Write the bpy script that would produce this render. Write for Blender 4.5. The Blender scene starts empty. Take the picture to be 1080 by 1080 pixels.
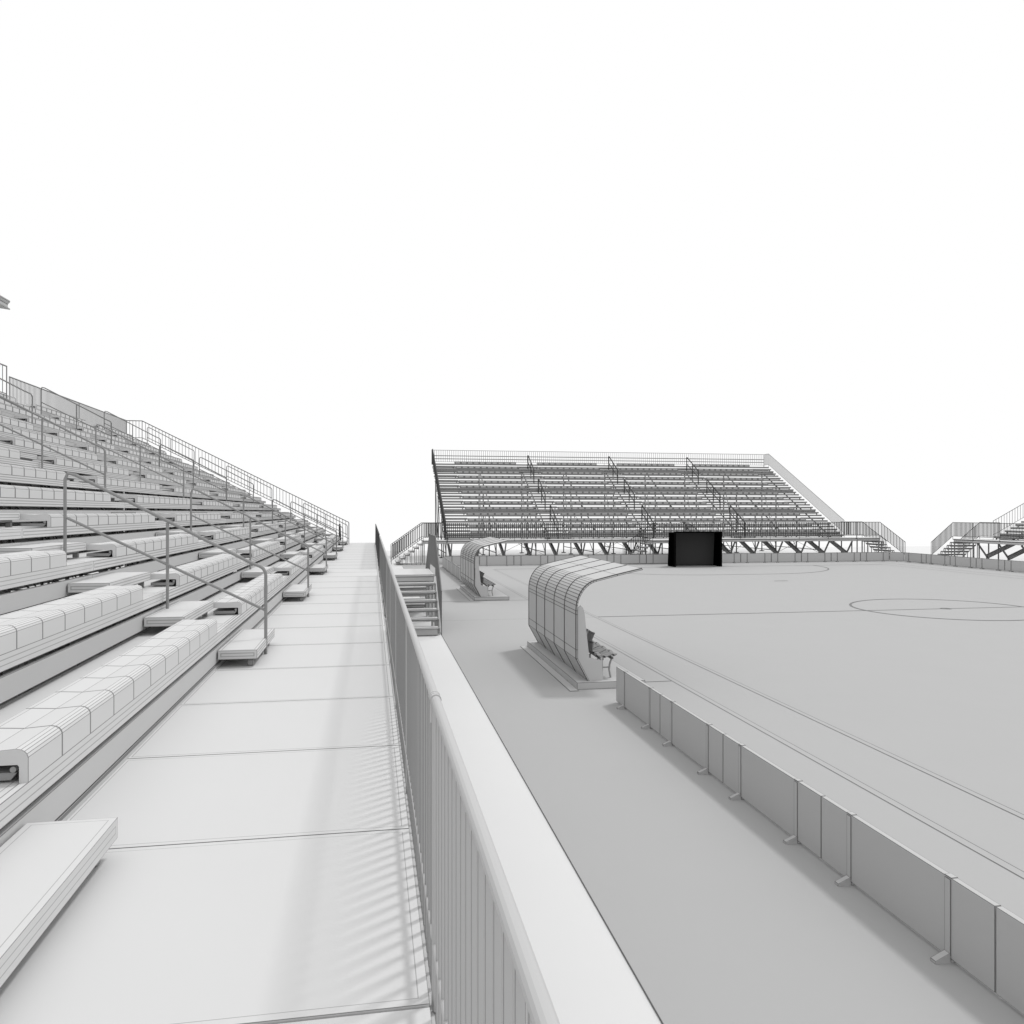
import bpy, math
from mathutils import Vector, Matrix

scene = bpy.context.scene
COL = scene.collection
R = math.radians

# ------------------------------------------------------------------ camera
cam_d = bpy.data.cameras.new('camera')
cam_d.lens = 28.0
cam_d.sensor_width = 36.0
cam_d.clip_start = 0.05
cam_d.clip_end = 4000
cam = bpy.data.objects.new('camera', cam_d)
COL.objects.link(cam)
cam.location = (0, 0, 3.3)
cam.rotation_euler = (R(90), 0, R(-10))
scene.camera = cam

# ------------------------------------------------------------------ sky and sun (plain white overcast)
w = bpy.data.worlds.new("World")
scene.world = w
w.use_nodes = True
bg = w.node_tree.nodes['Background']
bg.inputs['Color'].default_value = (1, 1, 1, 1)
bg.inputs['Strength'].default_value = 1.0
sun_d = bpy.data.lights.new('sun', 'SUN')
sun_d.energy = 1.3
sun_d.angle = R(6.5)
sun_d.color = (1, 1, 1)
sun = bpy.data.objects.new('sun', sun_d)
COL.objects.link(sun)
sun.location = (30, 20, 40)
to_sun = Vector((0.75, 0.52, 1.5)).normalized()
sun.rotation_euler = to_sun.to_track_quat('Z', 'Y').to_euler()
scene.view_settings.view_transform = 'Standard'
scene.view_settings.look = 'None'
scene.view_settings.exposure = 0.0
scene.view_settings.gamma = 1.0

# ------------------------------------------------------------------ materials
def line_mat(name, base, dark=0.25, alpha=0.75, rough=0.65, inset_a=0.5, spec=0.25):
    """matt surface whose panel edges carry a fine dark seam (edge distances are stored per face in metres)"""
    m = bpy.data.materials.new(name); m.use_nodes = True
    nt = m.node_tree; N = nt.nodes; L = nt.links
    b = N['Principled BSDF']
    b.inputs['Roughness'].default_value = rough
    b.inputs['Specular IOR Level'].default_value = spec
    a1 = N.new('ShaderNodeAttribute'); a1.attribute_name = 'fuv'
    a2 = N.new('ShaderNodeAttribute'); a2.attribute_name = 'fsz'
    lw = N.new('ShaderNodeAttribute'); lw.attribute_type = 'OBJECT'; lw.attribute_name = 'seam'
    ins = N.new('ShaderNodeAttribute'); ins.attribute_type = 'OBJECT'; ins.attribute_name = 'inset'
    s1 = N.new('ShaderNodeSeparateXYZ'); s2 = N.new('ShaderNodeSeparateXYZ')
    L.new(a1.outputs['Vector'], s1.inputs[0]); L.new(a2.outputs['Vector'], s2.inputs[0])
    def mth(op, x, y=None):
        n = N.new('ShaderNodeMath'); n.operation = op
        for i, q in enumerate((x, y)):
            if q is None: continue
            if isinstance(q, (int, float)): n.inputs[i].default_value = q
            else: L.new(q, n.inputs[i])
        return n.outputs[0]
    u, v = s1.outputs[0], s1.outputs[1]
    W, H = s2.outputs[0], s2.outputs[1]
    du = mth('DIVIDE', mth('MINIMUM', u, mth('SUBTRACT', W, u)), s2.outputs[2])
    dv = mth('MULTIPLY', mth('MINIMUM', v, mth('SUBTRACT', H, v)), mth('POWER', s2.outputs[2], 0.75))
    d = mth('MINIMUM', du, dv)
    half = mth('MULTIPLY', lw.outputs['Fac'], 0.5)
    edge = mth('LESS_THAN', d, half)
    on = mth('GREATER_THAN', ins.outputs['Fac'], 0.001)
    inn = mth('MULTIPLY', mth('LESS_THAN', mth('ABSOLUTE', mth('SUBTRACT', d, ins.outputs['Fac'])), half), on)
    fac = mth('MAXIMUM', mth('MULTIPLY', edge, alpha), mth('MULTIPLY', inn, inset_a))
    # faint uneven tone so that big faces are not perfectly flat
    tc = N.new('ShaderNodeTexCoord')
    nz = N.new('ShaderNodeTexNoise'); nz.inputs['Scale'].default_value = 0.9; nz.inputs['Detail'].default_value = 4
    L.new(tc.outputs['Object'], nz.inputs['Vector'])
    mr = N.new('ShaderNodeMapRange')
    mr.inputs['To Min'].default_value = base * 0.985; mr.inputs['To Max'].default_value = base * 1.015
    L.new(nz.outputs['Fac'], mr.inputs['Value'])
    mx = N.new('ShaderNodeMix'); mx.data_type = 'FLOAT'
    L.new(fac, mx.inputs[0]); L.new(mr.outputs[0], mx.inputs[2]); mx.inputs[3].default_value = base * dark
    L.new(mx.outputs[0], b.inputs['Base Color'])
    return m

M = {
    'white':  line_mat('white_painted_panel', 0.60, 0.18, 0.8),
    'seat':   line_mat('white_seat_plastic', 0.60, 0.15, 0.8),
    'beam':   line_mat('grey_painted_beam', 0.50, 0.2, 0.75),
    'step':   line_mat('white_step', 0.60, 0.2, 0.75),
    'steel':  line_mat('grey_steel', 0.30, 0.2, 0.7),
    'frame':  line_mat('dark_grey_steel', 0.16, 0.3, 0.7),
    'rail':   line_mat('light_steel_tube', 0.46, 1, 0),
    'railbar': line_mat('steel_bar', 0.44, 0.4, 0.8),
    'hand':   line_mat('handrail_steel', 0.27, 1, 0),
    'farseat': line_mat('far_grey_seat', 0.50, 0.15, 0.7),  # seat colour toned down for distance, standing in for dense edge lines
    'farpanel': line_mat('far_grey_panel', 0.34, 0.12, 0.8),  # darker copy of the white panel, for crowded edge lines far off
    'tube':   line_mat('mid_grey_steel_tube', 0.20, 1, 0),
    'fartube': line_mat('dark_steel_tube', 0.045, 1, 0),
    'board':  line_mat('grey_board', 0.47, 0.25, 0.8),
    'pitch':  line_mat('grey_pitch_surface', 0.40, 0.2, 0.8, 0.9),
    'mark':   line_mat('pitch_marking', 0.40, 0.3, 0.75, 0.9),
    'darkmark': line_mat('dark_pitch_marking', 0.19, 1, 0, 0.9),
    'ground': line_mat('white_ground', 0.67, 1, 0, 0.95),
    'shelter': line_mat('grey_shelter_panel', 0.50, 0.15, 0.85, 0.5),
    'dseat':  line_mat('dark_grey_seat', 0.30, 0.3, 0.8, 0.5),
    'black':  line_mat('black_metal', 0.004, 1, 0, 0.8, spec=0.0),
    'net':    line_mat('black_net', 0.11, 0.5, 0.5, 0.9, spec=0.0),
}

# ------------------------------------------------------------------ mesh builder
class MB:
    def __init__(s):
        s.v = []; s.f = []; s.uv = []; s.sz = []; s.sm = []; s.wt = 1.0
    def quad(s, a, b, c, d, lines='uv', smooth=False):
        i = len(s.v); s.v += [tuple(a), tuple(b), tuple(c), tuple(d)]
        a, b, c, d = map(Vector, (a, b, c, d))
        W = ((b-a).length + (c-d).length) / 2; H = ((c-b).length + (d-a).length) / 2
        s.f.append((i, i+1, i+2, i+3))
        us = (0, W, W, 0); vs = (0, 0, H, H)
        szu, szv = W, H
        if 'u' not in lines: us = (500,)*4; szu = 1000
        if 'v' not in lines: vs = (500,)*4; szv = 1000
        s.uv.append([(x, y) for x, y in zip(us, vs)]); s.sz.append((szu, szv)); s.sm.append(smooth)
    def poly(s, pts):
        i = len(s.v); s.v += [tuple(p) for p in pts]
        s.f.append(tuple(range(i, i+len(pts))))
        s.uv.append([(500, 500)]*len(pts)); s.sz.append((1000, 1000)); s.sm.append(False)
    def box(s, x0, x1, y0, y1, z0, z1, lines='uv'):
        p = lambda x, y, z: (x, y, z)
        q = s.quad
        q(p(x0,y0,z1), p(x1,y0,z1), p(x1,y1,z1), p(x0,y1,z1), lines)
        q(p(x0,y1,z0), p(x1,y1,z0), p(x1,y0,z0), p(x0,y0,z0), lines)
        q(p(x0,y0,z0), p(x1,y0,z0), p(x1,y0,z1), p(x0,y0,z1), lines)
        q(p(x1,y1,z0), p(x0,y1,z0), p(x0,y1,z1), p(x1,y1,z1), lines)
        q(p(x0,y1,z0), p(x0,y0,z0), p(x0,y0,z1), p(x0,y1,z1), lines)
        q(p(x1,y0,z0), p(x1,y1,z0), p(x1,y1,z1), p(x1,y0,z1), lines)
    def bar(s, a, b, w, h, up=(0, 0, 1)):
        """rectangular bar from a to b"""
        a = Vector(a); b = Vector(b); d = (b-a).normalized(); up = Vector(up)
        sd = d.cross(up)
        if sd.length < 1e-4: sd = d.cross(Vector((1, 0, 0)))
        sd.normalize(); n = sd.cross(d).normalized()
        c = [sd*(w/2)*i + n*(h/2)*j for i, j in ((-1,-1),(1,-1),(1,1),(-1,1))]
        A = [a+k for k in c]; B = [b+k for k in c]
        for i in range(4):
            j = (i+1) % 4
            s.quad(A[j], A[i], B[i], B[j])
        s.quad(A[0], A[1], A[2], A[3]); s.quad(B[3], B[2], B[1], B[0])
    def tube(s, pts, r, n=8, smooth=True):
        pts = [Vector(p) for p in pts]
        rings = []; prev = None
        for i, p in enumerate(pts):
            if i == 0: t = pts[1]-pts[0]
            elif i == len(pts)-1: t = pts[-1]-pts[-2]
            else: t = (pts[i+1]-p).normalized() + (p-pts[i-1]).normalized()
            t.normalize()
            if prev is None:
                up = Vector((0, 0, 1)) if abs(t.z) < 0.9 else Vector((1, 0.2, 0)).normalized()
                prev = t.cross(up).normalized()
            a = (prev - t*prev.dot(t)).normalized(); prev = a; b = t.cross(a).normalized()
            rings.append([p + a*r*math.cos(2*math.pi*k/n) + b*r*math.sin(2*math.pi*k/n) for k in range(n)])
        for i in range(len(rings)-1):
            for k in range(n):
                j = (k+1) % n
                s.quad(rings[i][j], rings[i][k], rings[i+1][k], rings[i+1][j], '', smooth)
        s.poly(rings[0]); s.poly(rings[-1][::-1])
    def extrude(s, prof, y0, y1, seg, caps=True):
        """closed profile of (x,z) swept along y with a seam every seg metres"""
        n = max(1, round(abs(y1-y0)/seg))
        for k in range(n):
            a = y0+(y1-y0)*k/n; b = y0+(y1-y0)*(k+1)/n
            for i in range(len(prof)):
                p, q = prof[i], prof[(i+1) % len(prof)]
                s.quad((p[0],a,p[1]), (p[0],b,p[1]), (q[0],b,q[1]), (q[0],a,q[1]))
        if caps:
            s.poly([(p[0],y0,p[1]) for p in prof]); s.poly([(p[0],y1,p[1]) for p in prof[::-1]])
    def mesh(s, name, mat):
        me = bpy.data.meshes.new(name)
        me.from_pydata(s.v, [], s.f)
        me.materials.append(M[mat])
        a = me.attributes.new('fuv', 'FLOAT_VECTOR', 'CORNER')
        b = me.attributes.new('fsz', 'FLOAT_VECTOR', 'CORNER')
        fa = []; fb = []
        for uv, sz in zip(s.uv, s.sz):
            for p in uv:
                fa += [p[0], p[1], 0]; fb += [sz[0], sz[1], s.wt]
        a.data.foreach_set('vector', fa); b.data.foreach_set('vector', fb)
        me.polygons.foreach_set('use_smooth', s.sm)
        me.update()
        return me
    def build(s, name, mat, parent=None, loc=(0, 0, 0)):
        return put(name, s.mesh(name, mat), parent, loc)

ALL = []
def put(name, me, parent=None, loc=(0, 0, 0), rz=0):
    o = bpy.data.objects.new(name, me)
    COL.objects.link(o); o.parent = parent; o.location = loc; o.rotation_euler = (0, 0, rz)
    ALL.append(o)
    return o

def thing(name, label, cat, loc=(0, 0, 0), rz=0, group=None):
    o = bpy.data.objects.new(name, None); COL.objects.link(o)
    o.location = loc; o.rotation_euler = (0, 0, rz); o.empty_display_size = 0.2
    o['label'] = label; o['category'] = cat
    if group: o['group'] = group
    return o

def struct(o):
    o['kind'] = 'structure'; return o

# ------------------------------------------------------------------ ground and pitch
g = MB(); g.quad((-24,-24,-0.012), (66,-24,-0.012), (66,69,-0.012), (-24,69,-0.012), '')
struct(g.build('ground', 'ground'))
PX0, PX1, PY0, PY1 = 1.85, 36.75, -2.0, 49.2
g = MB()
g.box(PX0, PX1, PY0, 24.16, -0.01, 0.0)
g.box(PX0, PX1, 24.165, PY1, -0.01, 0.0)
o = g.build('pitch', 'pitch'); struct(o); o['seam'] = 0.012

CX, CY, HW, HL = 19.3, 24.2, 12.35, 21.1
mk = MB()
def strip(mb, x0, x1, y0, y1, z=0.004, lines='u'):
    mb.quad((x0,y0,z), (x1,y0,z), (x1,y1,z), (x0,y1,z), lines)
for (x0, x1) in ((CX-HW-0.06, CX-HW+0.05), (CX+HW-0.05, CX+HW+0.06)):
    y = CY-HL
    strip(mk, x0, x1, CY-HL, CY+HL)
o = mk.build('sideline', 'mark'); struct(o); o['seam'] = 0.028
mk = MB()
strip(mk, 5.77, 5.89, 0, PY1); strip(mk, 2*CX-5.89, 2*CX-5.77, 0, PY1)
o = mk.build('surround_line', 'mark'); struct(o); o['seam'] = 0.026
mk = MB()
strip(mk, CX-HW+0.06, CX+HW-0.06, CY-0.05, CY+0.05, 0.004, '')
o = mk.build('halfway_line', 'darkmark'); struct(o)
mk = MB()
for y in (CY-HL, CY+HL):
    strip(mk, CX-HW, CX+HW, y-0.04, y+0.04, 0.008, '')
strip(mk, 4.5, 5.76, 14.75, 14.79, 0.004, '')
strip(mk, 1.9, 5.76, 29.28, 29.33, 0.004, '')
o = mk.build('goal_line', 'darkmark'); struct(o)
def ring(mb, cx, cy, r, a0, a1, w=0.05, z=0.008, n=64):
    for k in range(n):
        a = a0+(a1-a0)*k/n; b = a0+(a1-a0)*(k+1)/n
        P = lambda t, rr: (cx+rr*math.cos(t), cy+rr*math.sin(t), z)
        mb.quad(P(a, r-w), P(a, r+w), P(b, r+w), P(b, r-w), '')
mk = MB(); ring(mk, CX, CY, 3.0, 0, 2*math.pi, 0.04); ring(mk, CX, CY, 0.15, 0, 2*math.pi, 0.03, n=16)
o = mk.build('centre_circle', 'darkmark'); struct(o)
mk = MB()
for sgn in (1, -1):
    gy = CY+HL*sgn
    if sgn > 0:
        ring(mk, CX+1.6, gy, 6.0, R(-90), 0, 0.04); ring(mk, CX-1.6, gy, 6.0, R(180), R(270), 0.04)
    else:
        ring(mk, CX+1.6, gy, 6.0, 0, R(90), 0.04); ring(mk, CX-1.6, gy, 6.0, R(90), R(180), 0.04)
    strip(mk, CX-1.6, CX+1.6, gy-6*sgn-0.04, gy-6*sgn+0.04, 0.008, '')
    strip(mk, CX-0.35, CX+0.35, gy-10*sgn-0.06, gy-10*sgn+0.06, 0.008, '')
o = mk.build('goal_area_line', 'darkmark'); struct(o)

# ------------------------------------------------------------------ grandstands
WZ = 1.5                # walkway height
NR, PIT, RISE = 14, 0.8, 0.4
U1 = 1.96               # front of first row, behind the walkway
AW = 0.87               # half aisle
MC = {}
def cached(key, fn):
    if key not in MC: MC[key] = fn()
    return MC[key]

SEAT = [(0.0,0.0),(0.0,0.13),(0.006,0.148),(0.018,0.162),(0.035,0.171),(0.06,0.176),(0.20,0.166),(0.34,0.174),(0.375,0.172),(0.38,0.16),(0.38,0.095),(0.05,0.095),(0.042,0.085),(0.042,0.0)]
def seat_mesh(Lg, far=False):
    m = MB(); m.wt = 2.6; m.extrude([(u, z) for u, z in SEAT], -Lg/2, Lg/2, 0.47)
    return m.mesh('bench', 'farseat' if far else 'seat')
def seatrail_mesh(Lg):
    m = MB()
    m.extrude([(0.09,0.012),(0.06,0.05),(0.37,0.05),(0.37,0.012)], -Lg/2+0.02, Lg/2-0.02, 5)
    m.tube([(0.075,-Lg/2+0.01,0.068), (0.075,Lg/2-0.01,0.068)], 0.016)
    return m.mesh('support_rail', 'steel')
def deck_mesh(a, b, far):
    m = MB()
    eh = 0.11 if far else 0.12
    m.box(0.0, 0.04, a, b, -eh, 0.0)
    m.box(0.043, 0.80 if far else 0.9, a, b, -0.03, -0.003)
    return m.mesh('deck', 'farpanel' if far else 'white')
def beam_mesh(a, b, far, full=False):
    m = MB()
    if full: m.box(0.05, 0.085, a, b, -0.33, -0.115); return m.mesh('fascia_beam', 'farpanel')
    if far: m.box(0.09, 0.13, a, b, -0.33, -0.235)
    else:
        m.box(0.012, 0.05, a, b, -0.345, -0.165)
    return m.mesh('fascia_beam', 'beam')
def step_mesh():
    m = MB(); wd = AW-0.02
    m.box(-0.44, -0.003, -wd, wd, -0.305, -0.20)
    return m.mesh('step', 'step')
def stepleg_mesh():
    m = MB()
    m.box(-0.38, -0.32, -AW+0.1, AW-0.1, -0.33, -0.306)
    for y in (-AW+0.1, AW-0.16):
        m.box(-0.38, -0.32, y, y+0.06, -0.395, -0.331)
    return m.mesh('step_leg', 'steel')
def handrail_mesh(mat):
    """sloping aisle handrail: two rails between three posts; foot at u=0"""
    m = MB(); Lh = 2.35; r = 0.02
    zf = lambda u: u*0.5
    if mat == 'fartube': r = 0.04
    top = [(0,0,0), (0,0,0.5), (0,0,1.0)]
    for t in (20, 45, 70): top.append((0.11*(1-math.cos(R(t))), 0, 1.0+0.12*math.sin(R(t))))
    top += [(0.2,0,1.17), (Lh-0.12,0,1.1+zf(Lh-0.05)), (Lh-0.03,0,1.1+zf(Lh)-0.005), (Lh,0,1.02+zf(Lh)), (Lh,0,zf(Lh)+0.02)]
    m.tube(top, r)
    m.tube([(0.01,0,0.56), (Lh-0.01,0,0.56+zf(Lh))], r*0.85)
    m.tube([(Lh/2,0,zf(Lh/2)-0.15), (Lh/2,0,1.1+zf(Lh/2)-0.02)], r*0.9)
    return m.mesh('handrail', mat)
def vframe_mesh():
    m = MB()
    tip = Vector((0.75,0,0.42))
    m.bar(tip, (3.1,0,1.40), 0.12, 0.26)
    m.bar(tip, (0.08,0,1.28), 0.07, 0.09)
    m.bar((0.75,0,0.05), (0.75,0,0.42), 0.07, 0.07)
    m.box(0.62,0.88,-0.12,0.12,0.0,0.05)
    m.bar((0.02,0,1.36), (2.2,0,1.36), 0.08, 0.12)
    return m.mesh('walkway_bracket', 'steel')
def postframe_mesh():
    m = MB()
    for u in (4.2, 7.4, 10.6, 13.0):
        zt = WZ + RISE*int((u-U1)/PIT+1) - 0.42
        m.bar((u,0,0.05), (u,0,zt), 0.07, 0.07)
        m.box(u-0.15,u+0.15,-0.15,0.15,0.0,0.05)
    m.bar((2.2,0,WZ-0.25), (13.0,0,WZ+5.15), 0.04, 0.08)
    m.bar((4.2,0,0.5), (13.0,0,0.5), 0.05, 0.05)
    for a, b in ((4.2,7.4),(7.4,10.6),(10.6,13.0)):
        m.bar((a,0,0.5), (b,0,WZ+0.5*(a-U1)), 0.035, 0.035)
    return m.mesh('support_frame', 'frame')
def stays_mesh(P, u):
    m = MB(); z1 = 1.9+0.2*(u-4)
    m.bar((u,0.05,0.3), (u,P-0.05,z1), 0.02, 0.02); m.bar((u,P-0.05,0.3), (u,0.05,z1), 0.02, 0.02)
    return m.mesh('cross_brace', 'frame')

def grandstand(label, loc, rz, nb, P, far, railmat, near_trim=None):
    T = thing('grandstand', label, 'grandstand', loc, rz, 'grandstands around the pitch')
    half = nb*P/2 + AW
    npn = round(2*half/1.65); y0 = -half; pl = 2*half/npn
    if near_trim: pl = (2*half-near_trim)/npn
    me = cached(('panel', round(pl, 3)), lambda: (lambda m: (m.box(0.0, 1.985, 0.004, pl-0.004, -0.05, 0.0), m.mesh('walkway_panel', 'white'))[1])(MB()))
    for k in range(npn):
        o = put('walkway_panel', me, T, (0, y0+k*pl, WZ)); o['inset'] = 0.04
    m = MB(); m.box(-0.03, 0.05, -half, half, 1.30, 1.445); m.box(1.9, 1.96, -half, half, 1.30, 1.445)
    m.box(1.962, 1.99, -half, half, 1.40, 1.54)
    m.build('edge_beam', 'beam', T)
    if not far:
        m = MB(); m.box(U1+NR*PIT+0.12, U1+NR*PIT+0.15, -half, half, 0.4, WZ+NR*RISE-0.05)
        m.build('back_sky_blocker', 'white', T)  # added unseen sheet, keeps bright sky out of the riser gaps
        m = MB()
        for n in range(1, NR+1):
            m.box(U1+(n-1)*PIT+0.1, U1+n*PIT+0.09, -half+0.01, -half+0.03, 0.1, WZ+n*RISE-0.04)
        m.build('end_sky_blocker', 'white', T)  # added closure under the far end, blocks sky so seat gaps stay dark
    for n in range(1, NR+1):
        u = U1+(n-1)*PIT; z = WZ+n*RISE
        for b in range(nb):
            a0 = -nb*P/2+b*P; a1 = a0+P; c = (a0+a1)/2
            e0 = a0-(AW if b == 0 else 0); e1 = a1+(AW if b == nb-1 else 0)
            key = (round(e0-c, 2), round(e1-c, 2), far)
            o = put('deck', cached(('d',)+key, lambda: deck_mesh(e0-c, e1-c, far)), T, (u, c, z)); o['inset'] = 0.0 if far else 0.04
            full = far and n % 4 == 1
            put('fascia_beam', cached(('b', full)+key, lambda: beam_mesh(e0-c, e1-c, far, full)), T, (u, c, z))
            Lg = P-2*AW
            o = put('bench', cached(('s', Lg, far), lambda: seat_mesh(Lg, far)), T, (u, c, z))
            o2 = put('support_rail', cached(('sr', Lg), lambda: seatrail_mesh(Lg)), o)
        for a in range(nb+1):
            v = -nb*P/2+a*P
            o = put('step', cached('step', step_mesh), T, (u, v, z)); o['inset'] = 0.035
            put('step_leg', cached('stepleg', stepleg_mesh), o)
    for a in range(nb+1):
        v = -nb*P/2+a*P
        if far and a in (0, nb): continue
        for k in range(3):
            if not far and a == nb and k == 0: continue
            hm = railmat if far or a > 2 else 'tube'
            put('handrail', cached(('h', hm), lambda: handrail_mesh(hm)), T, (1.53+4.0*k, v, WZ+2.0*k))
    nf = int(2*half/1.72); sp = (2*half-0.6)/nf
    for k in range(nf+1):
        v = -half+0.3+k*sp
        put('walkway_bracket', cached('vf', vframe_mesh), T, (0, v, 0))
        if k % 2 == 0: put('support_frame', cached('pf', postframe_mesh), T, (0, v, 0))
        if k % 4 == 0 and k+2 <= nf: [put('cross_brace', cached(('st', round(sp,3), uu), lambda: stays_mesh(2*sp, uu)), T, (0, v, 0)) for uu in (4.2, 10.6)]
    return T, half

# railing: path = base points in local coordinates
def railing(name, label, loc, rz, paths, mat, barmat=None, h=1.1, bar=0.0075, sp=0.115, r=0.018, group='railings of the grandstands', clamps=(), parent=None, posts_every=2.13):
    T = parent or thing(name, label, 'railing', loc, rz, group)
    n = 14 if mat == 'rail' else 7
    for pts in paths:
        posts = []
        pts = [Vector(p) for p in pts]
        top = MB(); bot = MB(); bars = MB()
        top.tube([p+Vector((0,0,h)) for p in pts], r, n)
        bot.tube([p+Vector((0,0,0.19)) for p in pts], r*0.75, n)
        for a, b in zip(pts[:-1], pts[1:]):
            hd = Vector((b.x-a.x, b.y-a.y, 0)).length
            nb_ = max(1, round(hd/sp))
            for k in range(1, nb_):
                p = a.lerp(b, k/nb_)
                if barmat == 'railbar': bars.box(p.x-bar, p.x+bar, p.y-bar, p.y+bar, p.z-0.03, p.z+h-0.012)
                else: bars.tube([p+Vector((0,0,0.19)), p+Vector((0,0,h-0.005))], bar, 6)
            np_ = max(1, round(hd/posts_every))
            for k in range(np_):
                posts.append(a.lerp(b, k/np_))
        posts.append(pts[-1])
        top.build('top_rail', mat, T); bot.build('bottom_rail', mat, T)
        bars.build('baluster_infill', barmat or mat, T)
        pmat = barmat or mat
        pm = cached(('post', pmat, h, r), lambda: (lambda m: (m.tube([(0,0,-0.05), (0,0,h-0.005)], r*0.75), m.mesh('post', pmat))[1])(MB()))
        for p in posts: put('post', pm, T, p)
    for c in clamps:
        m = MB()
        m.tube([(0,-0.029,0), (0,0.029,0)], r+0.002, 14); m.tube([(0,-0.034,0), (0,-0.022,0)], r+0.004, 14); m.tube([(0,0.022,0), (0,0.034,0)], r+0.004, 14); m.tube([(0,-0.004,0), (0,0.004,0)], r+0.0035, 14)
        m.tube([(0.012,0,-0.02), (0.012,0,-0.09)], 0.007)
        m.build('clamp', 'beam', T, c)
    return T

# stair: local origin at the edge of its landing, steps going down along +y, width along x from x0 to x1
NS = 7
def stair_flight(T, x0, x1, y, sgn, z_top=WZ, run=0.28):
    rs = z_top/NS
    tr = cached(('tread', x0, x1, run), lambda: (lambda m: (m.box(x0, x1, -0.01, run+0.02, -0.045, 0), m.box(x0+0.01, x1-0.01, 0.02, 0.05, -0.115, -0.046), m.mesh('tread', 'step'))[2])(MB()))
    for k in range(1, NS):
        ya = y+sgn*(k-1)*run
        put('tread', tr, T, (0, ya, z_top-rs*k), 0) if sgn > 0 else put('tread', tr, T, (x0+x1, ya, z_top-rs*k), math.pi)
    for x in (x0-0.02, x1+0.02):
        m = MB()
        for k in range(1, NS):
            ya = y+sgn*(k-0.45)*run; zz = z_top-rs*k-0.02
            m.bar((x, ya, 0), (x, ya, zz), 0.032, 0.04)
            m.bar((x, y+sgn*(k-1)*run, zz-0.03), (x, y+sgn*k*run, zz-0.03), 0.034, 0.05)
            m.bar((x, y+sgn*k*run, zz-0.055-0.0*k), (x, y+sgn*k*run, zz-rs-0.005), 0.03, 0.03) if k < NS-1 else None
        m.build('stringer', 'beam', T)
    m = MB()
    ya, yb = sorted((y+sgn*5.3*run, y+sgn*5.9*run))
    m.box(x0+0.02, x1-0.02, ya, yb, 0.0, rs-0.047)
    m.build('base_block', 'beam', T)

def landing(T, x0, x1, y0, y1, z=WZ, legs=True):
    m = MB(); m.box(x0, x1, y0, y1, z-0.06, z); m.build('landing', 'white', T)
    m = MB(); m.box(x0+0.02, x1-0.02, y0+0.02, y1-0.02, z-0.2, z-0.063); 
    for x in (x0+0.06, x1-0.06):
        for y in (y0+0.06, (y0+y1)/2, y1-0.06): m.bar((x,y,0), (x,y,z-0.201), 0.06, 0.06)
    m.build('landing_frame', 'beam', T)

def end_stair(label, loc, rz, half, s, mat, barmat, drop=0.0, ll=1.8, run=0.28):
    """landing carrying on the walkway past its end (side s of local y), then steps down"""
    T = thing('access_stair', label, 'stairs', loc, rz, 'stairs up to the grandstand walkways')
    y0 = s*(half+0.004); y1 = s*(half+ll); z = WZ-drop
    landing(T, 0.0, 1.985, min(y0,y1), max(y0,y1), z)
    stair_flight(T, 0.03, 1.955, y1, s, z, run)
    ye = y1+s*NS*run
    railing('', '', None, 0, [[(-0.025,y0-s*0.045,WZ),(-0.025,y1,WZ),(-0.025,ye,0.1)], [(2.01,y0+s*0.03,z),(2.01,y1,z),(2.01,ye,0.1)]], mat, barmat, parent=T, bar=0.009 if mat == 'rail' else 0.012 if mat != 'fartube' else 0.023)
    return T
def front_stair(label, loc, rz, mat, barmat):
    T = thing('access_stair', label, 'stairs', loc, rz, 'stairs up to the grandstand walkways')
    landing(T, -1.58, -0.05, -1.2, 1.2)
    for s in (1, -1):
        stair_flight(T, -1.56, -0.09, 1.2*s, s)
    ye = 1.2+NS*0.28
    railing('', '', None, 0, [[(-1.61,-ye,0.1),(-1.61,-1.2,WZ),(-1.61,1.2,WZ),(-1.61,ye,0.1)]], mat, barmat, parent=T, bar=0.009 if mat == 'rail' else 0.012 if mat != 'fartube' else 0.023)
    return T

LL, LR = (0.21, 24.2, 0), math.pi
FL, FR = (18.83, 50.0, 0), math.pi/2
RL, RR = (38.4, 24.2, 0), 0.0

GL, hl = grandstand('long white grandstand on the left whose walkway runs from the foreground', LL, LR, 6, 6.86, False, 'hand', 0.17)
GF, hf = grandstand('grandstand behind the goal, seen whole from the front', FL, FR, 4, 6.64, True, 'fartube')
GR, hr = grandstand('grandstand at the right edge of the picture, mostly outside it', RL, RR, 6, 6.86, True, 'fartube')
GR['label'] = 'grandstand at the right edge of the picture, mostly outside it'

UB = U1+NR*PIT        # back of the last deck
ZT = WZ+NR*RISE
def side_path(v):
    return [(1.46,v,WZ+0.0), (1.47,v,WZ+0.12), (U1+(NR-1)*PIT,v,ZT), (UB-0.02,v,ZT)]

# left stand railings (local v = 24.2 - Y)
T = railing('front_railing', 'long railing with close upright bars along the right edge of the near walkway', LL, LR,
        [[(-0.025,21.2,WZ),(-0.025,12.0,WZ)]], 'rail', 'railbar', bar=0.0095, sp=0.11, clamps=[(-0.025,21.2,WZ+1.1)])
railing('', '', None, 0, [[(-0.025,11.99,WZ),(-0.025,1.26,WZ)]], 'rail', 'tube', bar=0.0095, sp=0.11, parent=T)
railing('', '', None, 0, [[(-0.025,-1.26,WZ),(-0.025,-hl,WZ)]], 'fartube', 'fartube', bar=0.013, sp=0.1, parent=T)
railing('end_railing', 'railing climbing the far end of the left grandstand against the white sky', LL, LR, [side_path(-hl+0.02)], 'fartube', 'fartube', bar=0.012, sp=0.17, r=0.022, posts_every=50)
railing('back_railing', 'grey barred railing along the top row at the back of the left grandstand', LL, LR,
        [[(UB-0.02,-hl+0.06,ZT),(UB-0.02,-7.4,ZT)]], 'tube', 'tube', bar=0.012, r=0.024, posts_every=7)
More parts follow.
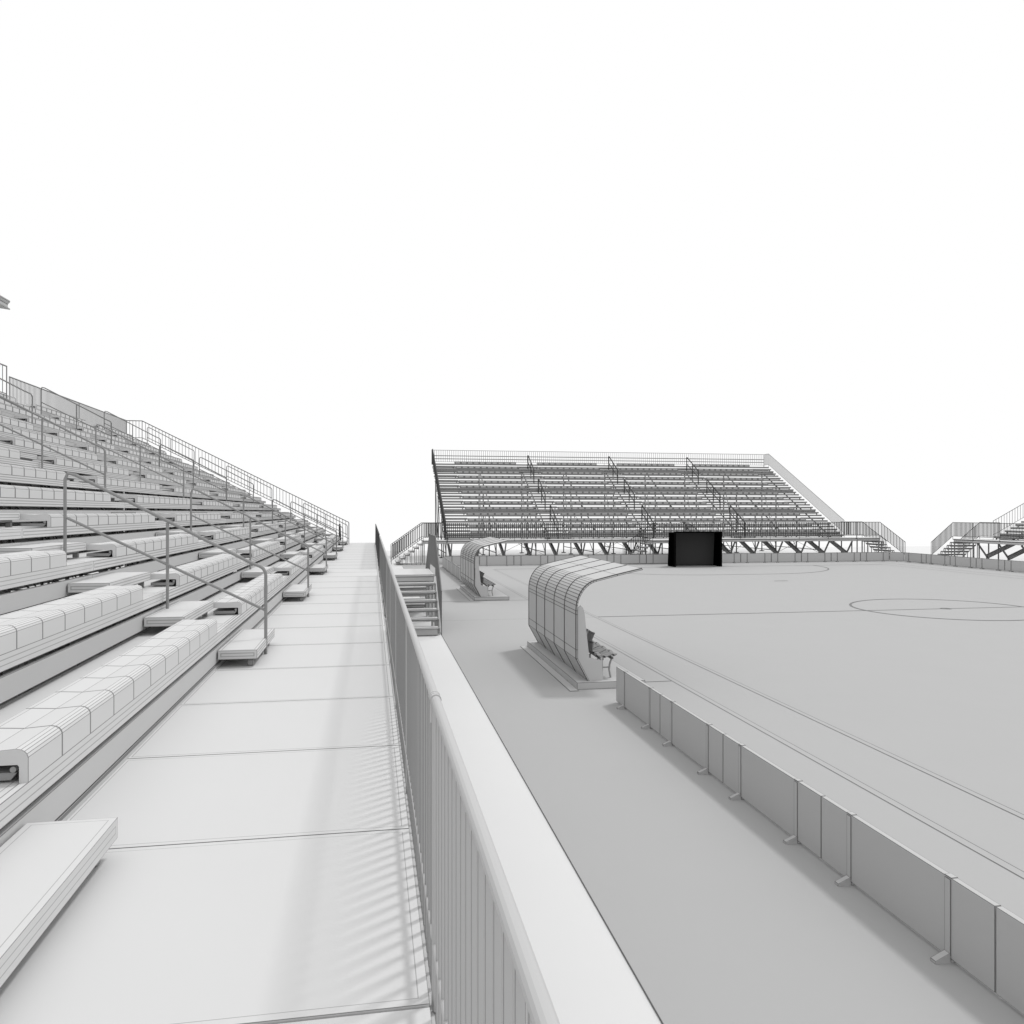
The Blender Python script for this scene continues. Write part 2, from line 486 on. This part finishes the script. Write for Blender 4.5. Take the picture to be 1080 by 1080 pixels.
railing('back_railing', 'short railing end at the left edge of the picture, nearer than the back railing', LL, LR,
        [[(12.35,-5.26,ZT),(12.35,0.5,ZT)]], 'tube', 'tube', h=1.12, bar=0.012, sp=0.3, r=0.024)
# far stand
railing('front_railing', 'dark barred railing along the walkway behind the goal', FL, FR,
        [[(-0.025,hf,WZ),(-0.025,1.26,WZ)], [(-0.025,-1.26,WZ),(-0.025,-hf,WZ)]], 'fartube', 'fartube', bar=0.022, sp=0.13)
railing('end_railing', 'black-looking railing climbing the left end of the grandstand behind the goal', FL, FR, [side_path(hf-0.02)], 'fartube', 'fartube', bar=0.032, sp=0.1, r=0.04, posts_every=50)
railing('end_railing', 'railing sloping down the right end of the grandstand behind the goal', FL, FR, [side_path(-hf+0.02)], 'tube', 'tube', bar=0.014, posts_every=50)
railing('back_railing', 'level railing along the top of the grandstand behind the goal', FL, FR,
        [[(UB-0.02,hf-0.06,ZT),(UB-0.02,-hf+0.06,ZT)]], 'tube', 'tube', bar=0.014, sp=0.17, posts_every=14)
T = [o for o in bpy.data.objects if o.name.startswith('back_railing')][-1]
for hh in (0.42, 0.66):
    m = MB(); m.tube([(UB-0.02,hf-0.06,ZT+hh),(UB-0.02,-hf+0.06,ZT+hh)], 0.03); m.build('mid_rail', 'tube', T)
# right stand
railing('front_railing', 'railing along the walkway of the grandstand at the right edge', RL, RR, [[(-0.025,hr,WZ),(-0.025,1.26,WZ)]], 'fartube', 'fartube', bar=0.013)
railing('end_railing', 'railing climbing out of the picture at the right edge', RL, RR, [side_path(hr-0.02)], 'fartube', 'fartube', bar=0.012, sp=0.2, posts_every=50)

# stairs
end_stair('landing and steps at the near end of the left walkway, under the viewer', LL, LR, hl-0.17, 1, 'rail', 'railbar', 0.008, 2.9)
end_stair('steps going down past the far end of the left walkway', LL, LR, hl, -1, 'tube', 'fartube')
front_stair('steps and landing beside the left walkway railing, in front of the shelters', LL, LR, 'tube', 'tube')
end_stair('steps with railings at the left end of the grandstand behind the goal', FL, FR, hf, 1, 'fartube', 'fartube', 0, 1.5)
end_stair('steps with railings at the right end of the grandstand behind the goal', FL, FR, hf, -1, 'fartube', 'fartube', 0, 1.75)
front_stair('double steps in front of the far walkway, half hidden by the black goal', FL, FR, 'fartube', 'fartube')
end_stair('steps with railings leading up to the grandstand at the right edge', RL, RR, hr, 1, 'fartube', 'fartube', 0, 1.8, 0.3)

# canopy over the upper rows (only its front corner is in the picture)
T = thing('canopy_roof', 'pale roof beam whose end pokes in at the upper left edge', 'roof', (-8.7, 21.3, 0))
m = MB()
m.extrude([(0.0,8.24),(0.0,8.27),(-0.05,8.29),(-0.05,8.37),(0.0,8.43),(0.0,8.46),(-4.4,9.0),(-4.4,8.8)][::-1], -14.0, 0.0, 3.5)
m.build('roof_slab', 'beam', T)
for y in (-0.6, -7.0, -13.4):
    m = MB(); m.bar((-4.3,y,0), (-4.3,y,8.85), 0.14, 0.14); m.build('column', 'steel', T)

# ------------------------------------------------------------------ barrier boards round the pitch
BL = 2.13; BH = 0.62
def board_panel():
    m = MB(); m.box(-0.025, 0.025, 0.006, BL-0.006, 0.03, BH)
    return m.mesh('panel', 'board')
def board_post():
    m = MB(); m.box(-0.032, -0.026, -0.03, 0.03, 0.05, BH-0.01); m.box(-0.028, 0.028, -0.035, 0.035, BH+0.001, BH+0.006)
    return m.mesh('upright', 'board')
def board_foot():
    m = MB()
    P = [(-0.15,0.0),(-0.15,0.022),(-0.033,0.07),(-0.026,0.0)]
    m.poly([(x,-0.028,z) for x, z in P]); m.poly([(x,0.028,z) for x, z in P[::-1]])
    for i in range(4):
        a, b = P[i], P[(i+1) % 4]
        m.quad((a[0],-0.028,a[1]), (a[0],0.028,a[1]), (b[0],0.028,b[1]), (b[0],-0.028,b[1]))
    m.box(-0.026, 0.13, -0.03, 0.03, 0.0, 0.025)
    return m.mesh('foot', 'board')
ORD = ['first','second','third','fourth','fifth','sixth','seventh','eighth','ninth','tenth','eleventh','twelfth','thirteenth','fourteenth']
def board(label, loc, rz, group):
    T = thing('barrier_board', label, 'barrier board', loc, rz, group)
    put('panel', cached('bp', board_panel), T)
    for y in (0.45, BL-0.45):
        put('upright', cached('bu', board_post), T, (0,y,0))
        put('foot', cached('bf', board_foot), T, (0,y,0))
    return T
for k in range(6):
    board('low grey barrier board in the near row, %s from the near shelter' % ORD[k], (4.2, 13.28-(k+1)*BL, 0), 0, 'barrier boards of the near row')
for k in range(6):
    board('low grey barrier board behind the far shelter, %s beyond it' % ORD[k], (4.2, 34.85+k*BL, 0), 0, 'barrier boards beyond the far shelter')
for k in range(14):
    board('low grey barrier board along the far side, %s from the left corner' % ORD[k], (4.35+(k+1)*BL, 48.2, 0), R(90), 'barrier boards in front of the far grandstand')
for k in range(7):
    board('low grey barrier board along the right side, %s from the far corner' % ORD[k], (34.85, 47.55-(k+1)*BL, 0), 0, 'barrier boards along the right side')
T = thing('corner_board', 'short slanting barrier board closing the far right corner', 'barrier board', (34.19, 48.19, 0), R(-134))
m = MB(); m.box(-0.025, 0.025, 0.01, 0.88, 0.03, BH); m.build('panel', 'board', T)
put('foot', cached('bf', board_foot), T, (0, 0.45, 0))

# ------------------------------------------------------------------ team shelters with benches
def arc_profile():
    P = [(0.24,0.13),(0.012,0.55),(0.01,0.72),(0.01,1.38),(0.01,1.45)]
    for t in range(10, 81, 7):
        a = R(t)
        P.append((0.01+0.46*(1-math.cos(a)), 1.45+0.58*math.sin(a)))
    P += [(0.80,2.12),(1.30,2.23)]
    return P
AP = arc_profile()
SL = 4.55
def shell_mesh():
    m = MB()
    outer = AP; inner = [(x+0.03 if i < 6 else x+0.02, z-(0.0 if i < 6 else 0.03)) for i, (x, z) in enumerate(AP)]
    n = 5
    for k in range(n):
        a = SL*k/n; b = SL*(k+1)/n
        for i in range(len(outer)-1):
            p, q = outer[i], outer[i+1]; r_, s_ = inner[i], inner[i+1]
            m.quad((p[0],a,p[1]), (q[0],a,q[1]), (q[0],b,q[1]), (p[0],b,p[1]))
            m.quad((r_[0],b,r_[1]), (s_[0],b,s_[1]), (s_[0],a,s_[1]), (r_[0],a,r_[1]))
        p, r_ = outer[-1], inner[-1]
        m.quad((p[0],a,p[1]), (r_[0],a,r_[1]), (r_[0],b,r_[1]), (p[0],b,p[1]))
    for y in (0, SL):
        for i in range(len(outer)-1):
            p, q = outer[i], outer[i+1]; r_, s_ = inner[i], inner[i+1]
            m.quad((p[0],y,p[1]), (q[0],y,q[1]), (s_[0],y,s_[1]), (r_[0],y,r_[1]))
    return m.mesh('shell', 'shelter')
def rib_mesh():
    m = MB()
    for i in range(len(AP)-1):
        p, q = AP[i], AP[i+1]
        m.bar((p[0],0,p[1]), (q[0],0,q[1]), 0.018, 0.020, up=(0.01,1,0))
    return m.mesh('rib', 'frame')
def side_mesh():
    m = MB()
    P = [(0.05,1.50),(0.05,0.55),(0.27,0.131),(0.54,0.131),(0.52,0.50),(0.27,0.56),(0.18,1.40),(0.15,1.50),(0.10,1.55)]
    m.poly([(x,0,z) for x, z in P]); m.poly([(x,0.02,z) for x, z in P[::-1]])
    for i in range(len(P)):
        a, b = P[i], P[(i+1) % len(P)]
        m.quad((a[0],0,a[1]), (b[0],0,b[1]), (b[0],0.02,b[1]), (a[0],0.02,a[1]))
    return m.mesh('side_panel', 'shelter')
def shelter(label, y):
    T = thing('team_shelter', label, 'team shelter', (3.76, y, 0), 0, 'curved team shelters beside the pitch')
    put('shell', cached('shell', shell_mesh), T, (0,0.12,0))
    for k in range(6): put('rib', cached('rib', rib_mesh), T, (-0.002, 0.12+SL*k/5 + (0.01 if k == 0 else -0.01 if k == 5 else 0), 0.0))
    for yy in (0.14, 0.12+SL-0.04): put('side_panel', cached('side', side_mesh), T, (0,yy,0))
    m = MB(); m.box(0, 1.32, 0, SL+0.28, 0.0, 0.13); m.build('plinth', 'board', T)
    m = MB(); m.box(-0.17, -0.002, -0.12, SL+0.3, 0.001, 0.012); o = m.build('base_sheet', 'board', T); 
    for x in (0.52,):
        for yy in (0.2, SL): 
            m = MB(); m.bar((x,yy,0.131), (x,yy,0.56), 0.05, 0.05); m.build('support', 'board', T)
def pbench(label, y):
    T = thing('players_bench', label, 'bench', (4.13, y+0.3, 0.13), 0, 'benches inside the team shelters')
    def seat():
        m = MB(); w = 0.42
        P = [(0.03,0.87),(0.0,0.7),(0.02,0.50),(0.10,0.43),(0.24,0.41),(0.42,0.44),(0.50,0.43)]
        for k in range(3):
            a, b = w*k/3, w*(k+1)/3
            dz = lambda yy: 0.03*abs(yy/w-0.5)*2
            for i in range(len(P)-1):
                p, q = P[i], P[i+1]
                m.quad((p[0]+dz(a),a,p[1]), (p[0]+dz(b),b,p[1]), (q[0],b,q[1]+dz(b)), (q[0],a,q[1]+dz(a)))
                m.quad((p[0]-0.02+dz(a),a,p[1]-0.025), (q[0]-0.02,a,q[1]-0.025+dz(a)), (q[0]-0.02,b,q[1]-0.025+dz(b)), (p[0]-0.02+dz(b),b,p[1]-0.025))
            m.quad((P[-1][0],a,P[-1][1]+dz(a)), (P[-1][0],b,P[-1][1]+dz(b)), (P[-1][0]-0.02,b,P[-1][1]-0.025+dz(b)), (P[-1][0]-0.02,a,P[-1][1]-0.025+dz(a)))
        for yy in (0, w):
            for i in range(len(P)-1):
                p, q = P[i], P[i+1]
                m.quad((p[0]+0.03,yy,p[1]), (q[0],yy,q[1]+0.03), (q[0]-0.02,yy,q[1]+0.005), (p[0]+0.01,yy,p[1]-0.025))
        return m.mesh('seat', 'dseat')
    for k in range(9): put('seat', cached('pseat', seat), T, (0, 0.46*k, 0))
    m = MB(); m.bar((0.2,0,0.37), (0.2,4.1,0.37), 0.05, 0.05); m.bar((0.40,0,0.38), (0.40,4.1,0.38), 0.04, 0.04); m.build('rail', 'frame', T)
    def leg():
        m = MB()
        m.tube([(0.40,0,0.37),(0.36,0,0.25),(0.35,0,0.15),(0.38,0,0.0)], 0.018)
        m.tube([(0.12,0,0.37),(0.16,0,0.22),(0.14,0,0.1),(0.10,0,0.0)], 0.018)
        m.tube([(0.15,0,0.2),(0.355,0,0.2)], 0.014)
        return m.mesh('leg', 'steel')
    for yy in (0.05, 1.4, 2.7, 4.05): put('leg', cached('pleg', leg), T, (0, yy, 0))
shelter('curved grey team shelter nearest the viewer, beside the near board row', 14.35)
pbench('row of dark seats inside the near team shelter', 14.35)
shelter('smaller-looking team shelter farther off, beside the steps', 29.4)
pbench('row of dark seats inside the far team shelter', 29.4)

# ------------------------------------------------------------------ goal
T = thing('goal', 'black box goal with dense net in front of the far grandstand', 'goal', (CX+0.05, CY+HL-0.05, 0))
gw, gh = 1.47, 2.05
m = MB()
for x in (-gw, gw): m.bar((x,0,0), (x,0,gh), 0.10, 0.10)
m.bar((-gw-0.05,0,gh+0.04), (gw+0.05,0,gh+0.04), 0.10, 0.08)
m.build('goal_frame', 'black', T)
m = MB()
for x in (-gw, gw):
    m.bar((x,0.06,0.03), (x,1.1,0.03), 0.05, 0.05); m.bar((x,0.06,gh-0.02), (x,0.9,gh-0.02), 0.05, 0.05); m.bar((x,1.1,0.03), (x,0.9,gh-0.02), 0.05, 0.05)
m.bar((-gw,1.1,0.03), (gw,1.1,0.03), 0.05, 0.05)
m.build('ground_bar', 'black', T)
def net(p0, pu, pv, nu, nv, mat, name):
    m = MB(); p0, pu, pv = Vector(p0), Vector(pu), Vector(pv)
    for i in range(nu+1):
        a = p0+pu*(i/nu); m.bar(a, a+pv, 0.04, 0.006, up=pu.cross(pv))
    for j in range(nv+1):
        a = p0+pv*(j/nv); m.bar(a, a+pu, 0.028, 0.006, up=pu.cross(pv))
    return m.build(name, mat, T)
net((-gw,1.08,0.03), (2*gw,0,0), (0,-0.2,gh-0.03), 80, 50, 'net', 'back_net')
net((-gw,0.9,gh), (2*gw,0,0), (0,-0.86,0), 80, 22, 'black', 'top_net')
for x in (-gw, gw):
    net((x,0.06,0.03), (0,1.0,0), (0,-0.08,gh-0.03), 26, 50, 'black', 'side_net')

# ------------------------------------------------------------------ seam width of each object (wider on the big far pieces)
bpy.context.view_layer.update()
for o in ALL:
    if 'seam' in o: continue
    me = o.data
    if not me or not len(me.vertices): continue
    c = sum((o.matrix_world @ Vector(b) for b in o.bound_box), Vector())/8
    d = (c - Vector((0,0,3.3))).length
    o['seam'] = max(0.0024, min(0.06, 0.00095*d))
